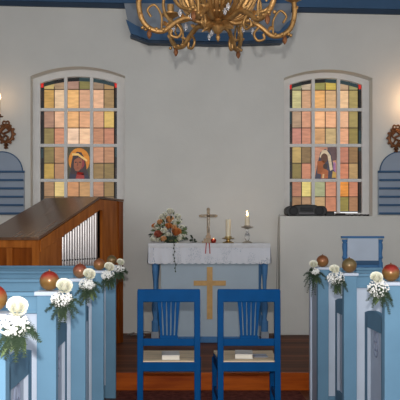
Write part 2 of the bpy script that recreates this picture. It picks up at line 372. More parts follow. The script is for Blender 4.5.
def make_window(n, W, pal, label):
    yg = 8.30; root = thing('window_%d' % n, label, 'window', ((W['nx0'] + W['nx1']) / 2, yg, SILL), kind='structure')
    a, b = W['nx0'], W['nx1']; g0, g1 = W['gx0'], W['gx1']; zb = GZ[0]
    zs, zc = PZ(84, 8.3), PZ(77.5, 8.3)
    if n == 2: zs, zc = PZ(85.5, 8.3), PZ(79, 8.3)
    ar = lambda x: arch(x, g0, g1, zs, zc)
    # outer frame filling the niche around the glass
    f = MB(); K = 14
    for k in range(K):
        xa, xb = g0 + (g1 - g0) * k / K, g0 + (g1 - g0) * (k + 1) / K
        oa, ob = a + (b - a) * k / K, a + (b - a) * (k + 1) / K
        f.hexa([(xa, yg - .05, ar(xa)), (xb, yg - .05, ar(xb)), (xb, yg + .05, ar(xb)), (xa, yg + .05, ar(xa)),
                (oa, yg - .05, arch(oa, a, b, W['zs'], W['zc'])), (ob, yg - .05, arch(ob, a, b, W['zs'], W['zc'])),
                (ob, yg + .05, arch(ob, a, b, W['zs'], W['zc'])), (oa, yg + .05, arch(oa, a, b, W['zs'], W['zc']))])
    for x0, x1 in ((a, g0), (g1, b)):
        zz0 = zs if x0 == g1 else W['zs']; zz1 = W['zs'] if x0 == g1 else zs
        f.hexa([(x0, yg - .05, SILL), (x1, yg - .05, SILL), (x1, yg + .05, SILL), (x0, yg + .05, SILL),
                (x0, yg - .05, zz0), (x1, yg - .05, zz1), (x1, yg + .05, zz1), (x0, yg + .05, zz0)])
    f.box(g0, g1, yg - .05, yg + .05, SILL, zb)
    f.build('window_frame', M['window_white'], root, world=True)
    mx = [PX(p, 8.3) for p in W['m']]; hw = .019
    v = MB()
    for x in mx: v.hexa([(x - hw, yg - .045, zb), (x + hw, yg - .045, zb), (x + hw, yg + .03, zb), (x - hw, yg + .03, zb),
                         (x - hw, yg - .045, ar(x - hw)), (x + hw, yg - .045, ar(x + hw)), (x + hw, yg + .03, ar(x + hw)), (x - hw, yg + .03, ar(x - hw))])
    for z in GZ[1:]: v.box(g0, g1, yg - .04, yg + .028, z - .018, z + .018)
    v.build('glazing_bars', M['window_white'], root, world=True)
    # glass
    bw = .036                                        # dark outer border
    cells = [(g0 + bw, mx[0] - hw), (mx[0] + hw, mx[1] - hw), (mx[1] + hw, g1 - bw)]
    cols = []
    for x0, x1 in cells: cols += [(x0, (x0 + x1) / 2), ((x0 + x1) / 2, x1)]
    rows = []                                        # from the top
    zt = PZ(77.5 if n == 1 else 79, 8.3)
    lev = [(GZ[3], zt), (GZ[2], GZ[3]), (GZ[1], GZ[2]), (GZ[0], GZ[1])]
    for z0, z1 in lev:
        a0, a1 = z0 + .018, z1 - .018 if z1 != zt else z1
        mid = (a0 + a1) / 2 + (.045 if z1 == zt else 0)
        rows += [(mid, a1), (a0, mid)]
    gl = MB(); ld = MB(); tb = .045; t = .005
    for r, (z0, z1) in enumerate(rows):
        for c, (x0, x1) in enumerate(cols):
            col = pal[r][c]
            za, zb2 = min(z1, ar(x0) - (tb if r == 0 else 0)), min(z1, ar(x1) - (tb if r == 0 else 0))
            if col is not None: gl.face([(x0, yg, z0), (x1, yg, z0), (x1, yg, zb2), (x0, yg, za)], lin(col))
            if r == 0:
                tc = (18, 16, 16) if c in (1, 2) else ((40, 62, 66) if c in (3, 4, 5) else (30, 40, 36))
                gl.face([(x0, yg, za), (x1, yg, zb2), (x1, yg, ar(x1)), (x0, yg, ar(x0))], lin(tc))
            if col is not None:
                ld.box(x1 - t, x1 + t, yg - .006, yg + .004, z0, min(za, zb2)); ld.box(x0, x1, yg - .006, yg + .004, z0 - t, z0 + t)
    rb = random.Random(n)
    for x0, x1 in ((g0, g0 + bw), (g1 - bw, g1)):
        z = GZ[0]
        while z < zs - .05:
            h = rb.uniform(.06, .14); z2 = min(z + h, zs - .045)
            tc = rb.choice([(16, 14, 16), (20, 18, 20), (34, 58, 62), (22, 26, 30), (48, 34, 30)])
            gl.face([(x0, yg, z), (x1, yg, z), (x1, yg, z2), (x0, yg, z2)], lin(tc)); z = z2
        gl.face([(x0, yg, z), (x1, yg, z), (x1, yg, ar(x1)), (x0, yg, ar(x0))], lin((220, 40, 30)))
        e = x1 if x0 == g0 else x0
        ld.box(e - t, e + t, yg - .006, yg + .004, GZ[0], zs)
    gl.build('stained_glass', M['stained'], root, world=True)
    ld.build('lead_cames', M['lead'], root, world=True)
    # figure panel in the middle of the third row
    x0, x1 = cells[1]; z0, z1 = GZ[1] + .018, GZ[2] - .018; W_, H_ = x1 - x0, z1 - z0
    p = MB()
    def P(u, v_, k): return (x0 + u * W_, yg - .0005 * k, z0 + v_ * H_)
    def ell(cu, cv, ru, rv, col, k, n_=22, a0=0, a1=2 * PI):
        p.face([P(cu + ru * math.cos(a0 + (a1 - a0) * i / n_), cv + rv * math.sin(a0 + (a1 - a0) * i / n_), k) for i in range(n_)], lin(col))
    def poly(pts, col, k): p.face([P(u, v_, k) for u, v_ in pts], lin(col))
    if n == 1:
        poly([(0, 0), (1, 0), (1, 1), (0, 1)], (70, 66, 46), 0)
        ell(.50, .58, .47, .40, (206, 128, 30), 1)
        poly([(.04, 0), (.96, 0), (.86, .26), (.66, .34), (.30, .30), (.1, .22)], (40, 40, 58), 2)
        poly([(.34, 0), (.74, 0), (.70, .20), (.42, .24)], (150, 42, 34), 3)
        poly([(.12, .16), (.86, .12), (.82, .40), (.76, .62), (.60, .84), (.40, .86), (.22, .72), (.14, .45)], (52, 34, 36), 3)
        poly([(.26, .36), (.34, .26), (.46, .24), (.58, .32), (.66, .48), (.62, .64), (.46, .68), (.28, .60)], (148, 84, 54), 4)
        poly([(.18, .74), (.44, .74), (.84, .54), (.87, .60), (.46, .81), (.18, .81)], (230, 186, 110), 5)
        poly([(.60, .30), (.74, .44), (.72, .60), (.66, .62)], (140, 44, 50), 5)
        ell(.35, .53, .045, .02, (40, 24, 20), 6); ell(.54, .53, .045, .02, (40, 24, 20), 6)
        poly([(.42, .53), (.47, .53), (.45, .41), (.39, .41)], (108, 56, 38), 6)
        poly([(.38, .34), (.50, .34), (.44, .365)], (120, 40, 30), 6)
    else:
        poly([(0, 0), (1, 0), (1, 1), (0, 1)], (196, 140, 112), 0)
        poly([(.66, .55), (1, .6), (1, 1), (.6, 1)], (96, 72, 72), 1)
        poly([(.02, 0), (.98, 0), (.86, .5), (.72, .86), (.5, .95), (.28, .84), (.14, .45)], (60, 58, 74), 2)
        poly([(.24, .70), (.36, .90), (.56, .92), (.74, .74), (.84, .30), (.72, .26), (.62, .66), (.46, .80), (.30, .66)], (206, 184, 152), 3)
        ell(.46, .66, .16, .15, (92, 58, 38), 4)
        poly([(.14, .56), (.44, .58), (.54, .42), (.40, .14), (.14, .18)], (150, 80, 34), 4)
        poly([(.30, .02), (.62, .02), (.64, .26), (.46, .34), (.32, .2)], (166, 92, 46), 5)
        ell(.50, .40, .10, .09, (60, 42, 34), 6)
        poly([(.36, .03), (.44, .03), (.46, .16), (.38, .16)], (210, 170, 120), 7)
        poly([(.86, .3), (.97, .2), (.97, .5), (.88, .55)], (160, 110, 150), 3)
        poly([(.8, .04), (.98, .04), (.98, .2), (.84, .26)], (190, 150, 70), 3)
    p.build('figure_panel', M['stained'], root, world=True)
    return root
make_window(1, WIN[0], PAL, 'left stained glass window in white frame, with a gold haloed head, behind the organ')
make_window(2, WIN[1], PAR, 'right stained glass window in white frame, with a veiled figure, above the black radio')

# ------------------------------------------------------------------ pews
ROWS_L = [2.01, 2.83, 3.71, 4.59, 5.45]
ROWS_R = [3.42, 4.27, 5.08]
XAL, XAR = -.522, 1.042
def make_pew(s, label, group, LEN, xa=.1):
    root = thing('pew', label, 'pew', (0, 0, 0), 0, group)
    bl, pl = M['pew_blue'], M['pew_pale']
    post = MB().box(0, s * .082, 0, .05, 0, 1.062).build('end_post', bl, root, bevel=.003)
    MB().box(-s * .006, s * .092, -.008, .09, 1.062, 1.08).build('cap', pl, post, bevel=.004)
    rl = MB().box(s * .08, s * LEN, .022, .062, .99, 1.058).box(s * .082, s * LEN, .012, .07, 1.058, 1.076).box(s * .082, s * LEN, .016, .06, .985, 1.0)
    rl.build('back_rail', bl, root, bevel=.003)
    MB().box(s * .082, s * LEN, .032, .052, .10, .987).build('back_panel', pl, root)
    MB().box(s * .082, s * LEN, .02, .062, 0, .10).build('base_rail', bl, root, bevel=.003)
    MB().box(s * .16, s * LEN, -.43, -.06, .42, .45).box(s * .16, s * LEN, -.42, -.39, .0, .42).build('seat', bl, root, bevel=.004)
    # aisle door, hung against the post
    y0, y1, xb = -.43, -.012, xa + .026; zt = .862
    d = MB()
    d.box(s * xa, s * xb, y0, y0 + .07, .06, zt - .03); d.box(s * xa, s * xb, y1 - .06, y1, .06, zt - .03)
    d.box(s * xa, s * xb, y0 + .07, y1 - .06, .06, .17)
    K = 10
    for k in range(K):
        ya, yb = y0 + (y1 - y0) * k / K, y0 + (y1 - y0) * (k + 1) / K
        za, zb = arch(ya, y0, y1, zt - .028, zt), arch(yb, y0, y1, zt - .028, zt)
        lo = zt - .115 if .13 < (k + .5) / K < .89 else zt - .03
        d.hexa([(s * xa, ya, lo), (s * xb, ya, lo), (s * xb, yb, lo), (s * xa, yb, lo), (s * xa, ya, za), (s * xb, ya, za), (s * xb, yb, zb), (s * xa, yb, zb)])
    door = d.build('door', M['dark_rail'], root)
    p = MB().box(s * (xa + .014), s * (xa + .02), y0 + .06, y1 - .05, .15, zt - .1)
    p.build('door_panel', M['panel_lilac'], door)
    e = MB().prism([(s * (xa + .001), y1 - .06), (s * (xa + .014), y1 - .085), (s * (xa + .014), y1 - .06)], 'z', .17, zt - .115)
    e.prism([(s * (xa + .001), y0 + .07), (s * (xa + .014), y0 + .085), (s * (xa + .014), y0 + .07)], 'z', .17, zt - .115)
    e.build('panel_moulding', M['pew_pale'], door)
    g = MB(); yc = (y0 + y1) / 2 + .005; zc = .67; xs = s * (xa + .013)
    g.tube([(xs, yc + .045 * math.cos(t), zc + .085 * math.sin(t)) for t in [2 * PI * k / 20 for k in range(20)]], .004, 6, True)
    for a in (90, 210, 330):
        ca, sa = .02 * math.cos(math.radians(a)), .035 * math.sin(math.radians(a))
        g.tube([(xs, yc + ca + .02 * math.cos(t), zc + sa + .03 * math.sin(t)) for t in [2 * PI * k / 12 for k in range(12)]], .0035, 6, True)
    g.build('carved_ornament', M['carving'], door, smooth=True)
    MB().box(s * (xa + .002), s * (xb - .002), -.745, -.434, 0, .85).build('side_panel', M['dark_rail'], root, bevel=.003)
    return reg(root)
PLL = ['nearest of the left pews, cut off by the left picture edge', 'second from the camera on the left, under the big red-topped ball',
       'middle left pew, its post cap bearing a brown ball', 'fourth from the camera on the left, under the copper gold ball',
       'farthest left pew, last before the wooden step and the organ']
PLR = ['nearest on the right, an oval carving on its door', 'middle right pew, its pale-capped post under a dull gold ball',
       'farthest right pew, last before the step below the radio']
pl = make_pew(-1, '', 'box pews on the left of the aisle', 2.9)
pr = make_pew(1, '', 'box pews on the right of the aisle', 2.9, .128)
for i, y in enumerate(ROWS_L):
    lab = 'pale blue box pew, ' + PLL[i]
    if i == 0: pl.location = (XAL, y, 0); pl['label'] = lab; ROOTW[pl.name] = Matrix.Translation(pl.location)
    else: copy_tree(pl, (XAL, y, 0), lab)
for i, y in enumerate(ROWS_R):
    lab = 'pale blue box pew, ' + PLR[i]
    if i == 0: pr.location = (XAR, y, 0); pr['label'] = lab; ROOTW[pr.name] = Matrix.Translation(pr.location)
    else: copy_tree(pr, (XAR, y, 0), lab)
sc = thing('pew_screen', 'low blue panelled screen closing the front of the right pews', 'pew screen', (XAR, 5.17, 0))
MB().box(.012, .04, .0, .26, 0, 1.0).build('side_panel', M['panel_lilac'], sc)
MB().box(.0, .052, .2, .25, 0, 1.02).build('corner_strip', M['pew_pale'], sc)
MB().box(.052, 2.9, .215, .25, 0, 1.03).build('front_panel', M['pew_blue'], sc)
MB().box(.03, 2.9, .2, .265, 1.03, 1.055).build('top_rail', M['pew_blue'], sc)

# ------------------------------------------------------------------ balls on the posts
def make_ball(x, y, r, m, label):
    o = thing('ball_ornament', label, 'ornament', (x, y, 1.081), random.random() * 3, 'ball ornaments on the pew posts')
    pf = [(0, 0)] + [(r * math.sin(PI * k / 14), r - r * math.cos(PI * k / 14)) for k in range(1, 14)] + [(0, 2 * r - .004)]
    MB().lathe(pf, n=24).build('ball', m, o, smooth=True, flat_angle=80)
    MB().lathe([(.007, 0), (.008, .004), (.004, .006), (.003, .012)], (0, 0, 2 * r - .006), 8).build('stalk', M['bronze'], o, smooth=True)
    return o
BL = [('ball_red', .042, 'glossy red and gold ball at the left picture edge, on the nearest left pew post'),
      ('ball_red', .042, 'large red-topped golden ball on the second left pew post'),
      ('ball_brown', .040, 'brownish pink ball beside a white rose on the third left pew post'),
      ('ball_gold', .040, 'copper gold ball on the fourth left pew post'),
      ('ball_green', .040, 'olive ball in front of the organ, on the farthest left pew post')]
for i, (m, r, l) in enumerate(BL): make_ball(XAL - .036 - (.012 if i == 0 else .0), ROWS_L[i] + .042, r, M[m], l)
BR = [('ball_red', .045, 'red and gold ball at the right picture edge, on the nearest right pew post'),
      ('ball_green', .047, 'dull olive gold ball on the middle right pew post'),
      ('ball_gold', .046, 'copper gold ball on the farthest right pew post, before the plain wall')]
for i, (m, r, l) in enumerate(BR): make_ball(XAR + .045, ROWS_R[i] + .045, r, M[m], l)

# ------------------------------------------------------------------ flowers
def rose_into(mb, c, r, rnd, tilt=(0, 0), petals=17):
    rot = Matrix.Rotation(tilt[0], 3, 'X') @ Matrix.Rotation(tilt[1], 3, 'Y'); c = Vector(c)
    def add(pts): return [mb.bm.verts.new(c + rot @ Vector(p)) for p in pts]
    mb_start = r * .28
    # tight bud
    for i in range(petals):
        f = i / (petals - 1); a = i * 2.399
        rad = r * (.14 + .70 * f); h = r * (.88 - .50 * f); open_ = .10 + .42 * f ** 1.3; wd = 1.05 - .15 * f
        g = []
        for u in range(4):
            uu = u / 3; row = []
            zz = -r * .45 + (h + r * .45) * uu
            rr = rad * (.55 + .45 * math.sin(uu * PI * .62)) + r * open_ * .35 * uu ** 3
            if uu == 1: zz -= r * .10 * f
            for v in range(5):
                vv = (v - 2) / 2; an = a + vv * wd * (1.0 if u else .7)
                zc = zz - (r * .12 * vv * vv if u == 3 else 0)
                row.append((rr * math.cos(an), rr * math.sin(an), zc))
            g.append(add(row))
        for u in range(3):
            for v in range(4): mb.bm.faces.new((g[u][v], g[u][v + 1], g[u + 1][v + 1], g[u + 1][v]))
    return mb
def leaf_into(mb, c, d, L_, wd, rnd):
    c, d = Vector(c), Vector(d).normalized(); q = d.cross(Vector((rnd.uniform(-.4, .4), -1, rnd.uniform(-.2, .6)))).normalized() * wd
    nrm = q.cross(d).normalized() * wd * .35; A = []
    for t, ww in ((0, .05), (.3, .85), (.6, .8), (1, .02)):
        b = c + d * L_ * t - Vector((0, 0, .25 * L_ * t * t)); A.append((b - q * ww + nrm * ww, b, b + q * ww + nrm * ww))
    for a, b in zip(A, A[1:]):
        mb.face([a[0], a[1], b[1], b[0]]); mb.face([a[1], a[2], b[2], b[1]])
def frond_into(mb, p0, p1, sag, rnd, ln, n=16):
    p0, p1 = Vector(p0), Vector(p1); pts = []
    for i in range(n + 1):
        t = i / n; p = p0.lerp(p1, t); p.z += -sag * t * t + sag * .4 * math.sin(PI * t); pts.append(p)
    mb.tube(pts, [.0016 * (1 - .6 * i / n) for i in range(n + 1)], 4)
    for i in range(2, n):
        d = (pts[i + 1] - pts[i]).normalized(); k = ln * (1 - .75 * i / n)
        for q in range(9):
            sv = Vector((rnd.uniform(-1, 1), rnd.uniform(-1, 1), rnd.uniform(-.7, .7))); sv -= d * sv.dot(d)
            if sv.length < .1: continue
            sv.normalize(); e = pts[i] + (sv * .9 + d * .6) * k * rnd.uniform(.7, 1.1)
            wv = d * .0013
            mb.face([pts[i] - wv, pts[i] + wv, e + wv * .4, e - wv * .4])
            m_ = pts[i].lerp(e, .55); s2 = sv.cross(d) * k * .3
            mb.face([m_ - wv * .8, m_ + wv * .8, m_ + s2 + d * k * .3]); mb.face([m_ - wv * .8, m_ + wv * .8, m_ - s2 + d * k * .3])
def make_posy(x, y, s, seed, label, rs=.036, kind='rose'):
    """s = +1: hangs on a left pew (aisle to the right); s = -1 on a right pew"""
    rnd = random.Random(seed); many = kind != 'rose'
    o = thing('flower_posy', label, 'flowers', (x, y, 1.05), 0, 'white flower posies on the pew posts')
    bx, brx, brz = (.020, .046, .034) if kind == 'rose' else ((.044, .054, .05) if kind == 'many' else (.03, .035, .025))
    rose_into(MB(), (s * (bx + .012), -.046, .056), rs, rnd, (.95, s * .2), 24).build('rose', M['cream'], o, smooth=True, flat_angle=70)
    g = MB(); st = MB()
    for k in range(190 if kind != 'fern' else 110):
        a, q = rnd.uniform(0, 2 * PI), math.sqrt(rnd.random())
        dp = math.sqrt(max(0, 1 - q * q))
        p = (s * bx + brx * q * math.cos(a), -.03 - .032 * dp * rnd.uniform(.3, 1), brz * q * math.sin(a))
        g.ball(p, rnd.uniform(.0028, .0056), 1)
        if k % 6 == 0: st.tube([(s * .02, -.016, -.05), p], .001, 4)
    g.build('baby_breath', M['white_pet'], o)
    st.build('stems', M['leaf'], o)
    fr = MB()
    ends = [(.12, -.03, .0), (.11, -.05, -.05), (.08, -.05, -.10), (.03, -.05, -.13), (-.02, -.05, -.11), (-.04, -.045, -.06), (.05, -.05, -.12), (.0, -.05, -.15)]
    if kind == 'fern': ends = [(.15, -.03, -.02), (.14, -.04, -.08), (.11, -.05, -.15), (.08, -.05, -.20), (.03, -.05, -.19), (-.03, -.045, -.12), (.13, -.04, -.12), (.06, -.05, -.14), (.10, -.04, .02), (.0, -.05, -.09), (-.06, -.04, -.03)]
    for e in ends:
        j = [rnd.uniform(-.015, .015) for _ in range(3)]
        frond_into(fr, (s * (.03), -.03, -.005), (s * (e[0] * .85 + j[0]), e[1] + j[1] - .01, e[2] * (.9 if kind == 'fern' else .62) + j[2]), .02, rnd, .032)
    fr.build('fern_fronds', M['fern'], o)
    l = MB()
    for k in range(4):
        a = rnd.uniform(-.9, .9); c = Vector((s * .03 + rnd.uniform(-.02, .02), -.026, -.03)); L_ = rnd.uniform(.04, .065)
        leaf_into(l, c, (math.sin(a), -.25, -math.cos(a)), L_, .012, rnd)
    l.build('leaves', M['leaf'], o)
    return o
FL = ['white rose posy with frothy white sprigs hung on the nearest left pew post', 'white rose posy beside the large red-topped ball, second left pew',
      'white rose posy beside the brownish pink ball, third left pew', 'white rose posy beside the copper gold ball, fourth left pew',
      'white rose posy with fern against the organ edge, farthest left pew']
for i, y in enumerate(ROWS_L):
    dx = [.016, .012, -.004, .012, .012][i]
    make_posy(XAL + dx, y - .004, 1, 30 + i, FL[i], [.034, .037, .037, .038, .034][i])
FR = ['round white posy beside the red and gold ball at the right edge', 'white posy with dark trailing fern beside the dull olive gold ball',
      'white posy with the longest green fern, farthest right pew, against the wall']
for i, y in enumerate(ROWS_R):
    make_posy(XAR + [.0, -.016, .0][i], y - .004, -1, 60 + i, FR[i], .034, 'many' if i < 2 else 'fern')

# ------------------------------------------------------------------ two blue chairs and the books on them
def make_chair(label):
    r = thing('wooden_chair', label, 'chair', (0, 0, 0), 0, 'blue chairs before the altar'); m = M['chair_blue']; w = .2155
    for s in (-1, 1):
        MB().hexa([(s * (w - .040), -.03, 0), (s * w, -.03, 0), (s * w, .012, 0), (s * (w - .040), .012, 0),
                   (s * (w - .042), -.004, .935), (s * w, -.004, .935), (s * w, .03, .935), (s * (w - .042), .03, .935)]).build('rear_leg', m, r, bevel=.004)
        MB().hexa([(s * .200, .395, 0), (s * .232, .395, 0), (s * .232, .427, 0), (s * .200, .427, 0),
                   (s * .194, .39, .41), (s * .234, .39, .41), (s * .234, .43, .41), (s * .194, .43, .41)]).build('front_leg', m, r, bevel=.004)
        MB().hexa([(s * .19, .01, .375), (s * .208, .01, .375), (s * .226, .40, .375), (s * .208, .40, .375),
                   (s * .19, .01, .435), (s * .208, .01, .435), (s * .226, .40, .435), (s * .208, .40, .435)]).build('side_rail', m, r)
        MB().hexa([(s * .19, .0, .16), (s * .206, .0, .16), (s * .222, .40, .16), (s * .206, .40, .16),
                   (s * .19, .0, .195), (s * .206, .0, .195), (s * .222, .40, .195), (s * .206, .40, .195)]).build('stretcher', m, r)
    MB().box(-w + .001, w - .001, -.006, .022, .857, .945).build('top_rail', m, r, bevel=.006)
    MB().box(-w + .03, w - .03, -.004, .02, .557, .607).build('lower_rail', m, r, bevel=.004)
    MB().box(-w + .03, w - .03, -.02, .012, .385, .447).build('rear_rail', m, r, bevel=.004)
    MB().box(-.2, .2, .395, .42, .375, .435).build('front_rail', m, r, bevel=.004)
    sp = MB().box(-.062, .062, 0, .016, .606, .628)
    for k in range(5):
        u = (k - 2) / 2; xb, xt = u * .050, u * .064
        z = [.625, .70, .79, .858]; hw = [.0080, .0088, .0108, .0135]
        P = [(xb + (xt - xb) * j / 3 + q * hw[j], z[j]) for q in (-1, 1) for j in ((0, 1, 2, 3) if q == -1 else (3, 2, 1, 0))]
        sp.prism(P, 'y', .002, .014)
    sp.build('splat', m, r)
    MB().hexa([(-.19, .0, .435), (.19, .0, .435), (.222, .425, .435), (-.222, .425, .435),
               (-.19, .0, .455), (.19, .0, .455), (.222, .425, .455), (-.222, .425, .455)]).build('seat', M['rush'], r, bevel=.006)
    return reg(r)
ch = make_chair('left of the two bright blue wooden chairs, with one white book on its pale seat')
ch.location = (-.077, 4.6, .0075)
copy_tree(ch, (.472, 4.6, .0075), 'right of the two bright blue wooden chairs, with book and leaflet on its pale seat')
def book(x, y, label, rz):
    o = thing('hymn_book', label, 'book', (x, y, .463), rz, 'hymn books on the chair seats')
    MB().box(-.062, .062, -.088, .088, 0, .003).box(-.062, .062, -.088, .088, .029, .032).box(-.062, -.058, -.088, .088, 0, .032).build('cover', M['book_white'], o)
    MB().box(-.058, .058, -.084, .084, .003, .029).build('pages', M['paper'], o)
    return o
book(-.066, 4.72, 'white book lying on the left blue chair seat', .04)
book(.452, 4.76, 'white book lying on the right blue chair seat', -.08)
tag(MB().box(-.05, .05, -.05, .07, 0, .004).build('leaflet', M['book_grey'], loc=(.57, 4.78, .463)), 'thin grey leaflet beside the book on the right blue chair', 'leaflet')

# ------------------------------------------------------------------ carpet
cp = thing('carpet', 'dark red patterned carpet on the floor in front of the wooden step', 'carpet', (.25, 3.2, 0))
MB().box(-.76, .76, -2.2, 2.5, .001, .007).build('pile', M['carpet'], cp)

# ------------------------------------------------------------------ altar
AX, AY = .322, 7.35
alt = thing('altar_table', 'pale blue altar table with turned legs and a golden cross on its front', 'altar', (AX, AY + .3, PF))
ZTOP = PZ(243, AY) - .006
LG = [(.036, .0), (.036, .10), (.026, .11), (.020, .13), (.024, .16), (.034, .22), (.034, .27), (.022, .33), (.018, .36), (.026, .38), (.018, .40), (.020, .5), (.030, .6), (.034, .68), (.022, .74), (.028, .76), (.020, .78), (.022, .82), (.034, .84)]
LGH = ZTOP - PF - .05
for lx, ly in ((PX(155, AY), AY + .06), (PX(265.3, AY), AY + .06), (PX(155, AY), AY + .55), (PX(265.3, AY), AY + .55)):
    o = MB().lathe([(r * 1.12, z * (LGH - .12) / .84 + .12) for r, z in LG], (lx, ly, PF), 16).build('leg', M['altar_blue'], alt, world=True, smooth=True)
    MB().box(lx - .042, lx + .042, ly - .042, ly + .042, PF, PF + .12).build('foot_block', M['canopy_grey'], o, root=alt, world=True, bevel=.004)
MB().box(AX - .655, AX + .655, AY + .0, AY + .6, ZTOP - .05, ZTOP - .001).build('table_top', M['altar_blue'], alt, world=True)
pa, pb = PX(161, AY + .05), PX(258.5, AY + .05)
MB().box(pa, pb, AY + .045, AY + .55, PF + .06, ZTOP - .05).build('front_panel', M['altar_pale'], alt, world=True)
MB().box(pa - .01, pb + .01, AY + .02, AY + .56, PF, PF + .065).build('plinth', M['altar_blue'], alt, world=True, bevel=.004)
dC = AY + .04
cw = .5 * 5.6 / (F / dC)
MB().box(PX(209.7, dC) - cw, PX(209.7, dC) + cw, AY + .03, AY + .045, PZ(319, dC), PZ(267, dC)) \
    .box(PX(193.7, dC), PX(225.8, dC), AY + .0312, AY + .0455, PZ(285.6, dC), PZ(280.6, dC)).build('cross', M['gold_paint'], alt, world=True)
# cloth: top, hanging front with lace and scalloped hem, short sides
cl = thing('altar_cloth', 'white altar cloth with a lace front hanging over the altar table', 'cloth', (AX, AY + .3, ZTOP))
c0x, c1x = PX(148.3, AY - .01), PX(270.3, AY - .01); zb = PZ(263, AY)
t = MB()
t.box(c0x, c1x, AY - .012, AY + .6, ZTOP, ZTOP + .004)
def drape(mb, z0, z1, scallop, off=0, n=72):
    V = []
    for i in range(n + 1):
        u = i / n; x = c0x + (c1x - c0x) * u; wv = .006 * math.sin(u * 37) + .004 * math.sin(u * 83 + 1)
        lo = z1 - (.012 * abs(math.sin(u * PI * 18)) if scallop else 0)
        V.append([(x, AY - .014 - off + wv * .2, z0), (x, AY - .02 - off + wv * .6, (z0 + lo) / 2), (x, AY - .022 - off + wv, lo)])
    for a, b in zip(V, V[1:]):
        for j in range(2): mb.face([a[j], b[j], b[j + 1], a[j + 1]])
t2 = MB(); drape(t, ZTOP + .003, ZTOP - .045, False)
for xs, sgn in ((c0x, -1), (c1x, 1)):
    t.face([(xs, AY - .014, ZTOP + .003), (xs, AY + .6, ZTOP + .003), (xs + sgn * .012, AY + .6, zb), (xs + sgn * .012, AY - .022, zb)])
t.build('cloth', M['linen'], cl, world=True)
drape(t2, ZTOP - .045, zb, True)
lc = t2.build('lace', M['lace'], cl, world=True)

# --- things on the altar
DA = AY + .17; ZA = ZTOP + .005
def ax(px): return PX(px, DA)
def az(py): return ZA + (243.0 - py) / F * DA
# crucifix
cx = ax(208.3)
cr = thing('crucifix', 'standing wooden crucifix with a small silver figure, in the middle of the altar', 'crucifix', (cx, DA, ZA))
MB().box(cx - .072, cx + .072, DA - .045, DA + .045, ZA, ZA + .022).box(cx - .05, cx + .05, DA - .034, DA + .034, ZA + .022, ZA + .05).box(cx - .028, cx + .028, DA - .024, DA + .024, ZA + .05, ZA + .085).build('stepped_base', M['crosswood'], cr, world=True, bevel=.003)
zt, za = az(209.5), az(216)
MB().box(cx - .017, cx + .017, DA - .009, DA + .009, ZA + .085, zt).box(cx - .088, cx + .088, DA - .009, DA + .009, za - .015, za + .017).lathe([(.02, 0), (.02, .02)], (cx - .084, DA, za - .009), 8).lathe([(.02, 0), (.02, .02)], (cx + .084, DA, za - .009), 8).lathe([(.019, 0), (.019, .02), (.008, .03)], (cx, DA, zt - .012), 8).build('cross', M['crosswood'], cr, world=True)
fg = MB(); yb = DA - .018
fg.tube(sm([(cx, yb, za - .012), (cx + .003, yb - .004, za - .05), (cx - .002, yb - .004, za - .09), (cx + .006, yb - .012, za - .13), (cx, yb - .002, za - .185)], 4), [.011] * 4 + [.015] * 4 + [.012] * 4 + [.009] * 5, 8)
fg.tube(sm([(cx - .075, yb + .006, za + .006), (cx - .035, yb, za - .006), (cx, yb, za - .02), (cx + .035, yb, za - .006), (cx + .075, yb + .006, za + .006)], 4), .006, 6)
fg.ball((cx - .004, yb - .006, za + .012), .013, 2, (1, 1, 1.2)); fg.ball((cx, yb - .002, za - .095), .016, 2, (1, .8, .8))
fg.build('figure', M['silver'], cr, world=True, smooth=True, flat_angle=80)
# red ribbon marker hanging over the cloth in front of the crucifix
rb = MB()
xr = ax(207.2); pts = [(DA - .06, ZA + .003), (AY - .01, ZA + .004), (AY - .032, ZA - .02), (AY - .036, ZA - .06), (AY - .036, ZA - .115)]
for k, q in enumerate((-.012, .010)):
    for i in range(4):
        (ya, z1), (yb_, z2) = pts[i], pts[i + 1]; o1, o2 = q * (1 + .3 * i), q * (1.3 + .3 * i)
        rb.hexa([(xr + o1 - .005, ya, z1), (xr + o1 + .005, ya, z1), (xr + o2 + .005, yb_, z2), (xr + o2 - .005, yb_, z2)] +
                [(xr + o1 - .005, ya - .0012, z1 + .0012), (xr + o1 + .005, ya - .0012, z1 + .0012), (xr + o2 + .005, yb_ - .0012, z2 + .0012), (xr + o2 - .005, yb_ - .0012, z2 + .0012)])
tag(rb.build('ribbon', M['ribbon_red'], world=True, loc=(xr, DA - .06, ZA)), 'red ribbon hanging over the altar cloth below the crucifix', 'ribbon')
# tealight
tx = ax(213.2); tl = thing('tealight', 'small red glass tealight glowing beside the crucifix', 'candle', (tx, DA - .07, ZA))
MB().lathe([(.018, 0), (.028, .012), (.031, .034), (.027, .046), (.0245, .046), (.027, .034), (.024, .014), (0, .008)], (tx, DA - .07, ZA), 16).build('glass', M['red_glass'], tl, world=True, smooth=True)
MB().lathe([(0, .009), (.019, .012), (.023, .022), (0, .024)], (tx, DA - .07, ZA), 12).build('wax', M['wax'], tl, world=True, smooth=True)
MB().lathe([(0, .028), (.005, .034), (.004, .044), (0, .056)], (tx, DA - .07, ZA), 10).build('flame', M['ember'], tl, world=True, smooth=True)
